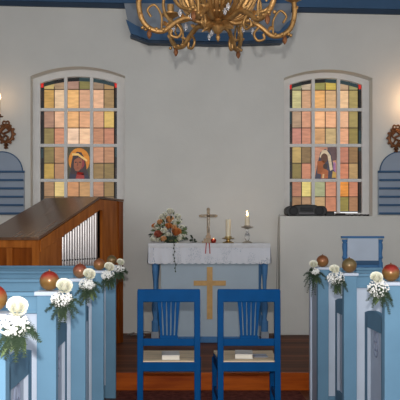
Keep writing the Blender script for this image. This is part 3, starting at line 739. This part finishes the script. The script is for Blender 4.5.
# low brass candlestick and its thick candle
hx = ax(228.2); hs = thing('candlestick', 'low brass candlestick with a thick unlit candle, beside the crucifix', 'candlestick', (hx, DA, ZA), 0, 'altar candlesticks')
MB().lathe([(.062, 0), (.064, .008), (.05, .014), (.024, .022), (.02, .034)], (hx, DA, ZA), 20).build('foot', M['brass_pale'], hs, world=True, smooth=True)
MB().lathe([(.02, .034), (.03, .042), (.068, .05), (.07, .058), (.04, .06), (.036, .075), (.0, .075)], (hx, DA, ZA), 20).build('drip_pan', M['brass_pale'], hs, world=True, smooth=True)
zc0 = ZA + .0755
cn = thing('candle', 'thick unlit candle in the low brass candlestick', 'candle', (hx, DA, zc0), 0, 'altar candles')
MB().lathe([(.029, 0), (.029, az(219.5) - zc0), (.02, az(219.5) - zc0 - .002), (0, az(219.5) - zc0 - .006)], (0, 0, 0), 20).build('wax', M['wax'], cn, smooth=True)
MB().tube([(0, 0, az(219.5) - zc0 - .008), (.001, 0, az(219.5) - zc0 + .01)], .0018, 6).build('wick', M['black'], cn)
# tall glass candlestick and burning candle
hx = ax(247.2); hs = thing('candlestick', 'taller glass-stemmed candlestick holding the burning candle', 'candlestick', (hx, DA, ZA), 0, 'altar candlesticks')
zd = az(227) - ZA
MB().lathe([(.056, 0), (.058, .008), (.046, .014), (.03, .02), (.022, .026)], (hx, DA, ZA), 20).build('foot', M['silver'], hs, world=True, smooth=True)
MB().lathe([(.016, .026), (.024, .04), (.031, .06), (.03, .085), (.02, .105), (.014, .118), (.02, zd - .02)], (hx, DA, ZA), 18).build('stem', M['glass'], hs, world=True, smooth=True)
MB().lathe([(.018, zd - .022), (.03, zd - .014), (.068, zd - .004), (.07, zd + .004), (.038, zd + .006), (.034, zd + .016), (0, zd + .016)], (hx, DA, ZA), 20).build('drip_pan', M['silver'], hs, world=True, smooth=True)
zc0 = ZA + zd + .0165; hc = az(216.5) - zc0
cn = thing('candle', 'burning candle on the taller glass-stemmed candlestick', 'candle', (hx, DA, zc0), 0, 'altar candles')
MB().lathe([(.028, 0), (.028, hc), (.02, hc - .003), (0, hc - .008)], (0, 0, 0), 20).build('wax', M['wax'], cn, smooth=True)
MB().tube([(0, 0, hc - .009), (.001, 0, hc + .008)], .0018, 6).build('wick', M['black'], cn)
FLAME = [(0, .004), (.008, .012), (.0105, .022), (.008, .038), (.004, .054), (0, .068)]
MB().lathe([(r, z + hc) for r, z in FLAME], (0, 0, 0), 12).build('flame', M['flame'], cn, smooth=True)
FL_ALTAR = (hx, DA, zc0 + hc + .035)

# flower arrangement
fx = ax(171); fa = thing('flower_arrangement', 'full bouquet of cream, apricot and orange roses at the left end of the altar', 'flowers', (fx, DA, ZA))
MB().lathe([(.05, 0), (.055, .01), (.075, .05), (.08, .075), (.07, .075), (.064, .05), (0, .03)], (fx, DA, ZA), 18).build('bowl', M['leaf_dark'], fa, world=True, smooth=True)
rnd = random.Random(5)
FLW = [  # px, py, radius px, colour
    (170, 212, 3.0, 'cream'), (162.5, 218, 3.2, 'cream'), (177.5, 217, 2.8, 'cream'), (169.5, 220, 3.4, 'apricot'), (175, 223, 3.0, 'cream'),
    (157, 227.5, 3.8, 'cream'), (168.5, 226.5, 2.8, 'orange_pet'), (158.5, 234.5, 3.6, 'red_pet'), (153.8, 226, 2.0, 'orange_pet'), (153.8, 240, 3.2, 'cream'),
    (168, 236, 3.3, 'cream'), (176, 232.5, 4.0, 'orange_pet'), (180, 240, 3.6, 'cream'), (163.5, 240.5, 2.6, 'apricot'), (182, 228, 2.4, 'cream'), (171, 240, 2.6, 'apricot'), (160, 222.5, 2.4, 'apricot'), (173.5, 228, 2.6, 'apricot'), (164, 231, 2.8, 'cream'), (182.5, 235, 2.4, 'cream'), (158, 240, 2.4, 'cream'), (165, 214.5, 2.0, 'cream'), (179, 222, 2.2, 'cream')]
stm = MB(); lv = MB(); lg = MB()
for i, (px, py, rp, cm) in enumerate(FLW):
    y = DA - .03 + rnd.uniform(-.06, .03); p = (ax(px), y, az(py)); r = rp * 1.4 / F * DA
    p = (p[0], p[1], max(p[2], ZA + r)); tx_ = (px - 170) / 30
    rose_into(MB(), p, r, rnd, (.9, tx_ * .9), 17).build('rose', M[cm], fa, world=True, smooth=True, flat_angle=70)
    stm.tube(sm([(fx, DA, ZA + .05), ((p[0] + fx) / 2, DA, (p[2] + ZA) / 2 + .04), (p[0], p[1] + .005, p[2] - r * .4)], 4), .0028, 5)
stm.build('stems', M['leaf_dark'], fa, world=True)
for k in range(170):
    px, py = rnd.uniform(150, 185), rnd.uniform(214, 241)
    if abs(px - 170) > (py - 206) * .62: continue
    a = math.atan2(230 - py + 4, px - 170)
    leaf_into(lv if k % 2 else lg, (ax(px), DA + rnd.uniform(-.06, .05), az(min(py, 238))), (math.cos(a), rnd.uniform(-.6, .3), math.sin(a) + .1), rnd.uniform(.035, .06), .012, rnd)
for px, py, a in ((184, 233, .2), (186, 230, .6), (183, 236, -.2), (181, 233, .4)):
    leaf_into(lg, (ax(px - 3), DA - .05, az(py)), (math.cos(a), -.2, math.sin(a)), .06, .022, rnd)
for mb_ in (lg, lv):
    for v in mb_.bm.verts: v.co.z = max(v.co.z, ZA + .002)
lg.build('leaves', M['leaf'], fa, world=True); lv.build('dark_leaves', M['leaf_dark'], fa, world=True)
tb = MB(); pts = [(ax(173.7), AY - .02, ZA + .008), (ax(173.8), AY - .036, ZA + .002), (ax(174), AY - .044, ZA - .02)]
for k in range(1, 9): pts.append((ax(173.6 + .5 * math.sin(k * 1.3) + k * .25), AY - .046, ZA - .02 - k * .036))
tb.tube(sm(pts, 3), .0025, 5)
for k, p in enumerate(pts[2:]):
    tb.ball((p[0] + .006 * (-1) ** k, p[1] - .004, p[2]), .0085, 1, (1, .8, 1.2))
tag(tb.build('trailing_vine', M['leaf_dark'], world=True, loc=(ax(174), AY - .04, ZA)), 'dark beaded vine hanging from the bouquet over the altar cloth', 'vine')
tag_ = thing('leaf_sprig', 'small dark leafy sprig lying right of the bouquet on the altar', 'leaves', (ax(193), DA - .04, ZA))
sg = MB()
for k in range(7):
    a = k * .9; leaf_into(sg, (ax(193) + .012 * math.cos(a), DA - .04, ZA + .012 + .004 * k), (math.cos(a), math.sin(a), .5), .04, .014, rnd)
for k in range(4):
    a = 1.2 + k * .25; leaf_into(sg, (ax(192), DA - .04, ZA + .05 + k * .007), (math.cos(a * 1.3), -.1, 1), .034, .012, rnd)
sg.build('leaves', M['leaf_dark'], tag_, world=True)
MB().tube([(ax(193), DA - .04, ZA + .002), (ax(192.3), DA - .04, ZA + .07)], .003, 5).build('stem', M['leaf_dark'], tag_, world=True)

# ------------------------------------------------------------------ chamber organ
A_, B_ = Vector((-1.24, 5.93)), Vector((-.64, 7.43)); ang = math.atan2((B_ - A_).y, (B_ - A_).x)
org = thing('chamber_organ', 'brown wooden chamber organ with sloping lid and silver pipes in front of the left window', 'organ', (A_.x, A_.y, PF), ang)
LU, WV = (B_ - A_).length, .62; UP = 1.09
Z0, Z1 = 1.284 - PF, 1.70 - PF                     # local heights
def top(u): return Z0 + (Z1 - Z0) * min(u, UP) / UP
o_ = M['oak']; T = .03
# local: x=u along the pipe side, y=v away from it
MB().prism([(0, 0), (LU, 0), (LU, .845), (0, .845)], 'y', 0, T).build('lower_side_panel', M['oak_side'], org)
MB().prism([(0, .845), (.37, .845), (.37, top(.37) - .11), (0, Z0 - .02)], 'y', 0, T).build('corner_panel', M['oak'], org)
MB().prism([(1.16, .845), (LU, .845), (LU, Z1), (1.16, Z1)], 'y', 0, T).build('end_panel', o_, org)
MB().prism([(0, Z0 - .11), (UP, Z1 - .11), (1.16, Z1 - .11), (1.16, Z1), (UP, Z1), (0, Z0)], 'y', -.012, T).build('gable_board', o_, org, bevel=.003)
MB().box(LU - .1, LU, -.014, .0, 0, Z1).build('end_post', M['oak_side'], org, bevel=.003)
MB().box(0, .03, T, WV, 0, Z0 - .01).build('front_panel', M['oak_side'], org)
fm = MB().box(-.014, 0, 0, .07, 0, Z0).box(-.014, 0, WV - .07, WV, 0, Z0).box(-.014, 0, .07, WV - .07, Z0 - .07, Z0).box(-.014, 0, .07, WV - .07, 0, .09).box(-.014, 0, WV * .5 - .03, WV * .5 + .03, .09, Z0 - .07)
fm.build('front_frame', o_, org, bevel=.003)
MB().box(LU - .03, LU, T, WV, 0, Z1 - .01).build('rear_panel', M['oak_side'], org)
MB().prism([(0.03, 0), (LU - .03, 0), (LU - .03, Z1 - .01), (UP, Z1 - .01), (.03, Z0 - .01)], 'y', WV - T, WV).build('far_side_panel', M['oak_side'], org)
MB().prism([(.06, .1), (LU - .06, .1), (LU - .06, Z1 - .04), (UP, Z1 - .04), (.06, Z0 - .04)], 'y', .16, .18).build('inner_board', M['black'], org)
MB().prism([(-.03, Z0 - .003), (UP, Z1 + .004), (LU + .02, Z1 + .004), (LU + .02, Z1 + .026), (UP - .01, Z1 + .026), (-.03, Z0 + .022)], 'y', -.012, WV + .02).build('lid', M['lid'], org, bevel=.003)
MB().box(.3, 1.2, -.03, .12, .825, .845).build('pipe_rack', o_, org, bevel=.003)
NP = 15
for k in range(NP):
    u = .40 + (1.13 - .40) * (k + .5) / NP; r = .0215; zt = top(u) - .125 - (.03 if k % 3 == 1 else 0)
    zb_ = .846; zm = zb_ + (zt - zb_) * .35
    pp = MB().lathe([(.008, zb_), (r, zb_ + .08), (r, zt), (r * .86, zt), (r * .86, zt - .02), (0, zt - .02)], (u, .055, 0), 14).build('pipe', M['pipe'], org, smooth=True)
    MB().box(u - .010, u + .010, .031, .036, zb_ + .085, zb_ + .10).build('pipe_mouth', M['black'], pp)

# ------------------------------------------------------------------ hymn boards on the wall
def make_board(label):
    o = thing('hymn_board', label, 'hymn board', (0, 0, 0), 0, 'hymn boards on the back wall'); hw = .262
    zt = .518
    P = [(-hw, 0), (hw, 0), (hw, zt)] + [(.245 * math.cos(PI * k / 20), zt + .24 * math.sin(PI * k / 20)) for k in range(21)] + [(-hw, zt)]
    MB().prism(P, 'y', -.035, 0).build('board', M['board_pale'], o)
    e = [(.245 * math.cos(PI * k / 20), -.036, zt + .24 * math.sin(PI * k / 20)) for k in range(21)]
    MB().tube(e, .007, 6).build('arch_edging', M['board_dark'], o, smooth=True)
    for k in range(6):
        z = zt - k * .1
        MB().box(-hw - (.012 if k == 0 else -.006), hw + (.012 if k == 0 else -.006), -.062, -.034, z - .012, z + .012).build('ledge', M['board_dark'], o, bevel=.004)
    return reg(o)
BZ = PZ(215, DW)
hb = make_board('arched pale blue hymn board on the wall at the left edge, without numbers'); hb.location = (-2.135, DW + .002, BZ)
copy_tree(hb, (2.645, DW + .002, BZ), 'arched pale blue hymn board on the wall at the right edge, without numbers')

# ------------------------------------------------------------------ wall sconces with burning candles
def make_sconce(x, z, dx, label, clabel, dz):
    o = thing('wall_sconce', label, 'sconce', (x, DW - .002, z), 0, 'candle sconces above the hymn boards'); m = M['bronze']
    b = MB(); rnd = random.Random(3)
    b.tube([(.062 * math.cos(t), -.02, .075 * math.sin(t)) for t in [2 * PI * k / 28 for k in range(28)]], .015, 8, True)
    for k in range(12):
        t = 2 * PI * k / 12; b.ball((.078 * math.cos(t), -.022, .092 * math.sin(t)), .016, 1, (1, .8, 1))
    b.tube(sm([(0, -.02, .07), (.03, -.03, .03), (-.02, -.03, 0), (.02, -.03, -.03), (0, -.02, -.075)], 5), .011, 6)
    b.tube(sm([(0, -.02, .07), (-.04, -.03, .02), (-.01, -.035, -.01), (-.03, -.03, -.05)], 5), .009, 6)
    bmesh.ops.scale(b.bm, vec=(1.3, 1.1, 1.25), verts=b.bm.verts)
    b.build('openwork_plate', m, o, smooth=True)
    c = MB(); c.lathe([(0, -.04), (.022, -.03), (.014, -.01), (.026, .0), (.01, .02), (0, .04)], (0, -.02, -.105), 10)
    bmesh.ops.scale(c.bm, vec=(1.3, 1.1, 1.25), verts=c.bm.verts)
    c.build('lower_drop', m, o, smooth=True); c = MB()
    for s in (-1, 1): c.tube(sm([(0, -.02, .085), (s * .03, -.022, .1), (s * .02, -.022, .125), (0, -.022, .115)], 4), .008, 6)
    bmesh.ops.scale(c.bm, vec=(1.3, 1.1, 1.25), verts=c.bm.verts)
    c.build('leaf_finial', m, o, smooth=True)
    MB().tube(sm([(0, -.03, -.02), (dx * .5, -.14, -.05), (dx, -.2, .0), (dx, -.2, dz)], 6), .008, 8).build('arm', m, o, smooth=True)
    MB().lathe([(.01, 0), (.042, .008), (.045, .014), (.018, .016), (.016, .04), (0, .04)], (dx, -.2, dz), 16).build('drip_cup', m, o, smooth=True)
    cn = thing('sconce_candle', clabel, 'candle', (x + dx, DW - .202, z + dz + .0405), 0, 'burning candles in the wall sconces')
    MB().lathe([(.013, 0), (.012, .17), (0, .168)], n=12).build('wax', M['wax'], cn, smooth=True)
    MB().lathe([(r * 1.3, q * 1.1 + .168) for r, q in FLAME], n=12).build('flame', M['flame'], cn, smooth=True)
    return Vector((x + dx, DW - .202, z + dz + .26))
s1 = make_sconce(PX(6.5, DW), PZ(134.5, DW), -.03, 'dark bronze openwork candle sconce above the left hymn board', 'lit candle of the left wall sconce, its flame at the picture edge', .17)
s2 = make_sconce(PX(395.5, DW), PZ(138.5, DW), .17, 'dark bronze openwork candle sconce above the right hymn board', 'lit candle of the right wall sconce, just outside the picture', .17)

# ------------------------------------------------------------------ canopy board behind the chandelier
cb = thing('canopy_board', 'grey-blue board with dark lower moulding, high on the wall behind the chandelier', 'canopy', (.35, DW, 3.6))
def q(px, py, d=DW - .1): return (PX(px, d), PZ(py - 4, d))
MB().prism([q(124, 7), q(127, 22), q(133, 36), q(150, 41), q(280, 41), q(288, 34), q(291, 20), q(292, 7)][::-1], 'y', DW - .09, DW - .001).build('panel', M['canopy_grey'], cb, world=True)
MB().prism([q(126, 24), q(131, 38), q(148, 44.5), q(220, 46), q(281, 44.5), q(289, 37), q(291, 24), q(287, 27), q(279, 36), q(220, 38), q(150, 35.5), q(136, 30)][::-1], 'y', DW - .13, DW - .001).build('lower_moulding', M['beam_blue'], cb, world=True)
MB().prism([q(131, 38.2), q(148, 44.7), q(220, 46.2), q(281, 44.7), q(289, 37.2), q(290, 39.5), q(281, 47.2), q(220, 48.8), q(148, 47.2), q(130, 40.5)][::-1], 'y', DW - .11, DW - .001).build('dark_edge', M['beam_dark'], cb, world=True)

# ------------------------------------------------------------------ chandelier
HX, HY = PX(218, 3.9), 3.9
ch = thing('chandelier', 'gilt brass chandelier with curled arms hanging at the top of the picture', 'chandelier', (HX, HY, 2.44)); br = M['brass']
MB().lathe([(0, 0), (.008, .012), (.014, .03), (.008, .045), (.024, .06), (.040, .085), (.034, .11), (.02, .125), (.045, .15), (.05, .17), (.03, .19), (.022, .3), (.03, .34), (.016, .38), (.014, .8), (.012, 1.0)], n=18).build('central_stem', br, ch, smooth=True)
lf = MB(); rnd = random.Random(11)
for k in range(30):                                   # basket of gilt leaves
    a = 2 * PI * k / 30; ca, sa = math.cos(a), math.sin(a)
    pr = [(.035, .135), (.09, .13), (.15, .155), (.2, .21), (.205 + .02 * (k % 2), .27), (.17 + .05 * (k % 2), .33)]
    pts = sm([(r * ca, r * sa, z) for r, z in pr], 3)
    lf.tube(pts, [.008 + .006 * math.sin(PI * i / (len(pts) - 1)) for i in range(len(pts))], 6)
for r, z in ((.13, .145), (.205, .24)):
    lf.tube([(r * math.cos(2 * PI * k / 40), r * math.sin(2 * PI * k / 40), z) for k in range(40)], .010, 6, True)
lf.build('leaf_basket', br, ch, smooth=True)
ln = MB()
for k in range(12):
    a = 2 * PI * k / 12 + .2; leaf_into(ln, (.03 * math.cos(a), .03 * math.sin(a), .10), (math.cos(a), math.sin(a), -.2 if k % 2 else .2), .07, .018, rnd)
ln.build('hub_leaves', br, ch)
for k in range(6):
    a = math.radians(68 + 60 * k); ca, sa = math.cos(a), math.sin(a)
    pr = [(.03, .15), (.10, .115), (.18, .135), (.255, .10), (.32, .052), (.39, .06), (.44, .11), (.46, .19), (.455, .26)]
    R3 = lambda r, z, t=0: (r * ca - t * sa, r * sa + t * ca, z)
    arm = MB().tube(sm([R3(*p) for p in pr], 5), .0150, 8)
    arm.tube(sm([R3(.25, .105), R3(.215, .06, .0), R3(.235, .02), R3(.275, .03), R3(.27, .06)], 5), .008, 6)       # scrolls
    arm.tube(sm([R3(.33, .06), R3(.33, .14), R3(.37, .2), R3(.41, .17), R3(.39, .13)], 4), .007, 6)
    for j in range(7):
        t = .32 + .02 * j; arm.ball(R3(t, .056 + .001 * j, .012 * (-1) ** j), .012, 1)
    am = arm.build('arm', br, ch, smooth=True, flat_angle=80)
    MB().lathe([(.006, 0), (.012, -.012), (.015, -.028), (.009, -.044), (0, -.055)], R3(.40, .056), 8).build('drop_finial', M['bronze'], am, smooth=True)
    MB().lathe([(.012, .25), (.03, .262), (.055, .275), (.058, .282), (.03, .284), (.02, .295), (.022, .34), (0, .34)], R3(.455, 0), 14).build('candle_cup', br, am, smooth=True)
    lv_ = MB()
    for j, (r, z, tz) in enumerate(((.44, .12, 1), (.455, .2, 1), (.2, .13, .8), (.30, .08, .7))):
        for sgn in (-1, 1): leaf_into(lv_, R3(r, z), (sgn * -sa * .5 + ca * .4, sgn * ca * .5 + sa * .4, tz * .8), .05, .013, rnd)
    lv_.build('arm_leaves', br, am)
    a2 = a + PI / 6; c2, s2_ = math.cos(a2), math.sin(a2)
    U3 = lambda r, z: (r * c2, r * s2_, z)
    ua = MB().tube(sm([U3(.04, .2), U3(.12, .17), U3(.2, .15), U3(.28, .15), U3(.33, .2), U3(.345, .28), U3(.31, .36), U3(.27, .34)], 5), .010, 8)
    ua.build('upper_scroll', br, ch, smooth=True)
    for j, (r, z) in enumerate(((.28, .135), (.2, .135))):
        MB().lathe([(0, -.045), (.008, -.034), (.012, -.022), (.006, -.008), (.002, 0)], U3(r, z), 8).build('crystal_drop', M['crystal'], ch, smooth=True)
cn_ = MB()
for k in range(14):
    z = 1.0 + k * .068; v = [(.016 * math.cos(t), 0, z + .045 * math.sin(t)) if k % 2 else (0, .016 * math.cos(t), z + .045 * math.sin(t)) for t in [2 * PI * i / 12 for i in range(12)]]
    cn_.tube(v, .004, 6, True)
cn_.lathe([(.05, 1.97), (.07, 2.0), (.07, 2.01)], n=14)
cn_.build('chain', br, ch, smooth=True)

# ------------------------------------------------------------------ radio and cables on the ledge
DR = DW - .07
rx0, rx1 = PX(285.3, DR - .05), PX(327, DR - .05); rcx = (rx0 + rx1) / 2; rw = (rx1 - rx0) / 2; rh = .142
rd = thing('radio', 'black portable stereo with rounded ends on the ledge under the right window', 'radio', (rcx, DR, SILL))
def stadium(w_, h, k=8, zo=.0):
    r = h / 2; P = []
    for i in range(k + 1):
        a = -PI / 2 + PI * i / k; P.append((w_ - r * .95 + r * .95 * math.cos(a), zo + r + r * math.sin(a)))
    for i in range(7): P.append((w_ * .55 * (1 - i / 3), zo + h + .018 * math.sin(PI * (i + .0) / 6)))
    for i in range(k + 1):
        a = PI / 2 + PI * i / k; P.append((-w_ + r * .95 + r * .95 * math.cos(a), zo + r + r * math.sin(a)))
    return P
MB().prism(stadium(rw, rh - .02), 'y', -.07, .09).build('body', M['plastic'], rd, bevel=.01, seg=3)
for s in (-1, 1):
    g = MB()
    g.tube([(s * rw * .62 + .047 * math.cos(t), -.078, .062 + .047 * math.sin(t)) for t in [2 * PI * k / 24 for k in range(24)]], .005, 6, True)
    g.prism([(s * rw * .62 + .045 * math.cos(2 * PI * k / 20), .062 + .045 * math.sin(2 * PI * k / 20)) for k in range(20)], 'y', -.078, -.072)
    g.build('speaker', M['grille'], rd)
MB().box(-.07, .07, -.078, -.07, .06, .10).build('cassette_door', M['grille'], rd, bevel=.003)
MB().box(-.09, .09, -.076, -.07, .025, .042).build('button_strip', M['grey_plastic'], rd, bevel=.002)
MB().tube(sm([(-.15, .01, .11), (-.12, .01, .127), (0, .01, .134), (.12, .01, .127), (.15, .01, .11)], 5), .008, 8).build('handle', M['plastic'], rd, smooth=True)
bx = MB().box(-.05, .05, -.04, .04, 0, .05).build('black_case', M['plastic'], loc=(PX(329.5, DR), DR, SILL), bevel=.006); tag(bx, 'small black case right beside the radio on the ledge', 'case')
bk = MB().box(-.075, .075, -.05, .05, 0, .022).box(-.05, .06, -.03, .04, .022, .034).build('folded_stand', M['plastic'], loc=(PX(340, DR), DR, SILL), bevel=.005); tag(bk, 'flat black folded item on the ledge under the right window', 'equipment')
pts = [(PX(346, DR), DR, SILL + .011)]
for k in range(12): pts.append((PX(347.5 + k * 1.9, DR), DR - .03 + .02 * math.sin(k * 1.4), SILL + .011 + .003 * (k % 2)))
tag(MB().tube(sm(pts, 3), .011, 6).build('black_cable', M['plastic'], world=True, loc=(PX(357, DR), DR, SILL), smooth=True), 'loose black cable lying at the right end of the window ledge', 'cable')
LXc = LX - .012
pts = [(rx0 + .01, DR - .03, SILL + .012), (PX(283, DR), DR - .05, SILL + .010), (LX + .01, DR - .06, SILL + .008), (LXc, DR - .06, SILL - .02), (LXc - .012, DR - .05, 1.2), (LXc - .02, DR - .05, .8), (LXc - .016, DR - .05, .4), (LXc - .02, DR - .05, PF + .012), (LXc - .06, DR - .08, PF + .008)]
tag(MB().tube(sm(pts, 5), .004, 6).build('power_cord', M['cable'], world=True, loc=(LXc, DR, PF), smooth=True), 'thin grey cord running from the radio down the wall edge', 'cord')
pts = []
for k in range(40):
    t = k / 39; pts.append((-.62 + .42 * t + .05 * math.sin(t * 21), 7.86 + .06 * math.cos(t * 21), PF + .012 + .035 * max(0, math.sin(t * 14))))
tag(MB().tube(sm(pts, 3), .006, 6).build('floor_cable', M['cable'], world=True, loc=(-.4, 7.86, PF), smooth=True), 'curled grey cable on the platform floor between organ and altar', 'cable')

# ------------------------------------------------------------------ blue chair with turned posts, right of the altar
DP = 6.75; qx0, qx1 = PX(342, DP), PX(382.8, DP); qc, qw = (qx0 + qx1) / 2, (qx1 - qx0) / 2
pc = thing('panelled_chair', 'pale blue panel-back chair with turned posts behind the right pews', 'chair', (qc, DP + .2, PF)); HP = PZ(236.5, DP) - PF
zr = PZ(262.5, DP) - PF                               # lower rail of the back
for s in (-1, 1):
    x = s * (qw - .028)
    o = MB().lathe([(.028, 0), (.028, zr - .0), (.020, zr + .01), (.018, zr + .03), (.03, zr + .05), (.022, zr + .07), (.020, zr + .10), (.028, zr + .15), (.026, zr + .19), (.018, zr + .2), (.028, zr + .215), (.028, HP - .03)], (x, 0 - .2, 0), 14)
    o.build('turned_post', M['altar_blue'], pc, smooth=True)
    MB().lathe([(.022, 0), (.028, .1), (.022, .25), (.028, .36)], (x, .2, 0), 12).build('front_leg', M['altar_blue'], pc, smooth=True)
MB().box(-qw - .008, qw + .008, -.23, -.17, HP - .018, HP + .004).build('top_rail', M['altar_blue'], pc, bevel=.006)
MB().box(-qw + .05, qw - .05, -.222, -.20, zr + .02, HP - .018).build('back_panel', M['pew_pale'], pc)
MB().box(-qw + .04, qw - .04, -.225, -.175, zr - .02, zr + .02).build('lower_rail', M['board_dark'], pc, bevel=.004)
MB().box(-qw + .04, qw - .04, -.21, -.19, .3, zr - .02).build('lower_panel', M['altar_blue'], pc)
MB().box(-qw, qw, -.17, .24, .36, .40).build('seat', M['altar_blue'], pc, bevel=.006)

# ------------------------------------------------------------------ light
def light(name, kind, loc, energy, col, size):
    l = bpy.data.lights.new(name, kind); l.energy = energy; l.color = col
    if kind == 'POINT': l.shadow_soft_size = size
    o = bpy.data.objects.new(name, l); o.location = loc; C.objects.link(o); return o
light('camera_flash', 'POINT', (0, -.03, EYE + .165), 338, (1, .97, .94), .022)
light('sconce_light', 'POINT', s1, .6, (1, .62, .34), .03)
light('sconce_light', 'POINT', s2, 4.2, (1, .62, .34), .03)
light('altar_candle_light', 'POINT', (FL_ALTAR[0], FL_ALTAR[1] - .03, FL_ALTAR[2] + .04), .5, (1, .62, .34), .02)
wd = bpy.data.worlds.new('daylight'); S.world = wd; wd.use_nodes = True
bg = wd.node_tree.nodes['Background']; bg.inputs['Color'].default_value = (.97, .98, 1, 1); bg.inputs['Strength'].default_value = 1.08

# ------------------------------------------------------------------ camera
cam = bpy.data.cameras.new('camera'); co = bpy.data.objects.new('camera', cam); C.objects.link(co)
co.location = (0, 0, EYE); co.rotation_euler = (PI / 2, 0, 0)
cam.sensor_width = 36; cam.lens = F / 400 * 36
cam.shift_x = (200 - VX) / 400; cam.shift_y = (VY - 200) / 400; cam.clip_start = .05
S.camera = co
S.view_settings.view_transform = 'Standard'; S.view_settings.look = 'None'; S.view_settings.gamma = 1
S.view_settings.exposure = 0; S.view_settings.use_curve_mapping = False
